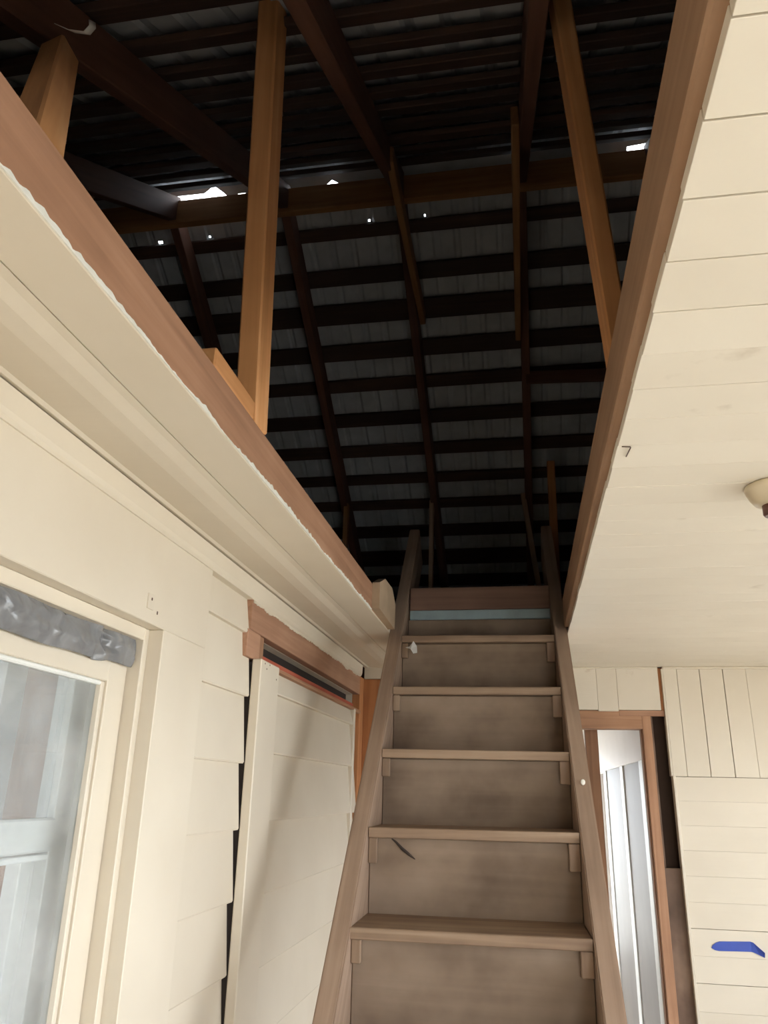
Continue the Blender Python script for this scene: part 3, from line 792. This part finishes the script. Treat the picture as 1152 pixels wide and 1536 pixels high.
# ceiling lamp holder
def lathe(name, prof, mat, parent, loc, seg=40):
    V, F = [], []
    for (r, z) in prof:
        for s in range(seg):
            a = 2 * math.pi * s / seg
            V.append((r * math.cos(a), r * math.sin(a), z))
    for i in range(len(prof) - 1):
        for s in range(seg):
            F.append((i * seg + s, i * seg + (s + 1) % seg, (i + 1) * seg + (s + 1) % seg, (i + 1) * seg + s))
    F.append(tuple(range(seg))); F.append(tuple((len(prof) - 1) * seg + s for s in reversed(range(seg))))
    me = bpy.data.meshes.new(name); me.from_pydata(V, [], F)
    bm = bmesh.new(); bm.from_mesh(me); bmesh.ops.recalc_face_normals(bm, faces=bm.faces); bm.to_mesh(me); bm.free()
    for p in me.polygons: p.use_smooth = len(p.vertices) == 4
    return link(name, me, mat, parent, Matrix.Translation(loc))
lx, ly = 0.562, 1.690
lamp = empty('lamp_holder', (lx, ly, ZC)); tag(lamp, 'round yellowed ceiling lamp holder with a dark socket', 'lamp holder')
lathe('base', [(0.058, -0.001), (0.060, -0.006), (0.058, -0.014), (0.052, -0.028), (0.044, -0.040), (0.030, -0.046), (0.024, -0.047)], 'porcelain', lamp, (lx, ly, ZC))
lathe('socket', [(0.023, -0.040), (0.023, -0.066), (0.020, -0.070), (0.016, -0.070), (0.016, -0.058)], 'bakelite', lamp, (lx - 0.006, ly, ZC))

# blue tape on the far wall
tp = []
pts = [(0.836, 1.058, 0.003), (0.850, 1.068, 0.004), (0.868, 1.075, 0.004), (1.004, 1.081, 0.003), (1.016, 1.078, 0.006), (1.040, 1.056, 0.015), (1.058, 1.040, 0.022)]
hh = [0.012, 0.030, 0.040, 0.042, 0.042, 0.030, 0.022]
V = []
for (x, zt, o), h in zip(pts, hh):
    V += [(x, YF - 0.0225 - o, zt), (x - 0.006 * (x < 1.0), YF - 0.0225 - o * 0.5, zt - h)]
F = [(2 * i, 2 * i + 1, 2 * i + 3, 2 * i + 2) for i in range(len(pts) - 1)]
tape = pydata('tape_strip', V, F, 'blue_tape')
sol = tape.modifiers.new('thick', 'SOLIDIFY'); sol.thickness = 0.0012; sol.offset = 0
tag(tape, 'strip of blue painter\'s tape with a curled end on the cream wall', 'tape')

# twig on the stairs
def tube(name, pts, radii, mat, seg=7):
    V, F = [], []
    for i, p in enumerate(pts):
        p = Vector(p)
        d = (Vector(pts[min(i + 1, len(pts) - 1)]) - Vector(pts[max(i - 1, 0)])).normalized()
        a = d.cross(Vector((0.3, 0.1, 1))).normalized(); b = d.cross(a)
        for s in range(seg):
            t = 2 * math.pi * s / seg
            V.append(p + radii[i] * (math.cos(t) * a + math.sin(t) * b))
    for i in range(len(pts) - 1):
        for s in range(seg):
            F.append((i * seg + s, i * seg + (s + 1) % seg, (i + 1) * seg + (s + 1) % seg, (i + 1) * seg + s))
    F.append(tuple(range(seg))); F.append(tuple((len(pts) - 1) * seg + s for s in range(seg)))
    return pydata(name, V, F, mat, smooth=True)
ry = 1.04 + Y0T + 6 * RUN + 0.032
tw = tube('twig', [(-0.420, ry, C - 0.140), (-0.405, ry, C - 0.150), (-0.388, ry - .002, C - 0.166), (-0.368, ry - .004, C - 0.180), (-0.345, ry - 0.004, C - 0.196)],
          [0.002, 0.0035, 0.0045, 0.0045, 0.0012], 'twig_bark')
tag(tw, 'dark curved twig stuck under the second visible tread from below', 'twig')
# torn scrap of paper on the left cleat near the top
V = [(-0.482, 3.262, C + 0.580), (-0.462, 3.258, C + 0.584), (-0.446, 3.250, C + 0.606), (-0.432, 3.256, C + 0.585), (-0.430, 3.252, C + 0.556), (-0.446, 3.246, C + 0.552), (-0.458, 3.250, C + 0.572)]
sc = pydata('paper_scrap', V, [(0, 1, 6), (1, 2, 6), (2, 3, 6), (3, 4, 6), (4, 5, 6)], 'paper')
sol = sc.modifiers.new('thick', 'SOLIDIFY'); sol.thickness = 0.001
tag(sc, 'torn white scrap hanging under the highest tread at the left stringer', 'scrap')
# bent bit of wire on the ceiling near the hatch
wi = tube('bent_wire', [(0.213, 1.440, ZC - 0.001), (0.229, 1.439, ZC - 0.003), (0.230, 1.443, ZC - 0.003), (0.227, 1.488, ZC - 0.002)], [0.0012] * 4, 'nail_steel', 6)
tag(wi, 'small bent wire on the white ceiling boards beside the right joist', 'wire')

# pale curled strip caught on the rafter near the upper left corner
pts = [(-0.905, 1.02, 1.485), (-0.868, 1.02, 1.460), (-0.832, 1.02, 1.448), (-0.822, 1.02, 1.465), (-0.826, 1.02, 1.482)]
V = []
for k, (x, y, z) in enumerate(pts):
    V += [(x, y, C + z), (x + 0.004, y + 0.016, C + z + 0.010)]
bk = pydata('bark_strip', V, [(2 * k, 2 * k + 1, 2 * k + 3, 2 * k + 2) for k in range(4)], 'paper', smooth=True)
sol = bk.modifiers.new('thick', 'SOLIDIFY'); sol.thickness = 0.0015
tag(bk, 'pale curled strip hanging by the rafter in the upper left corner', 'strip')
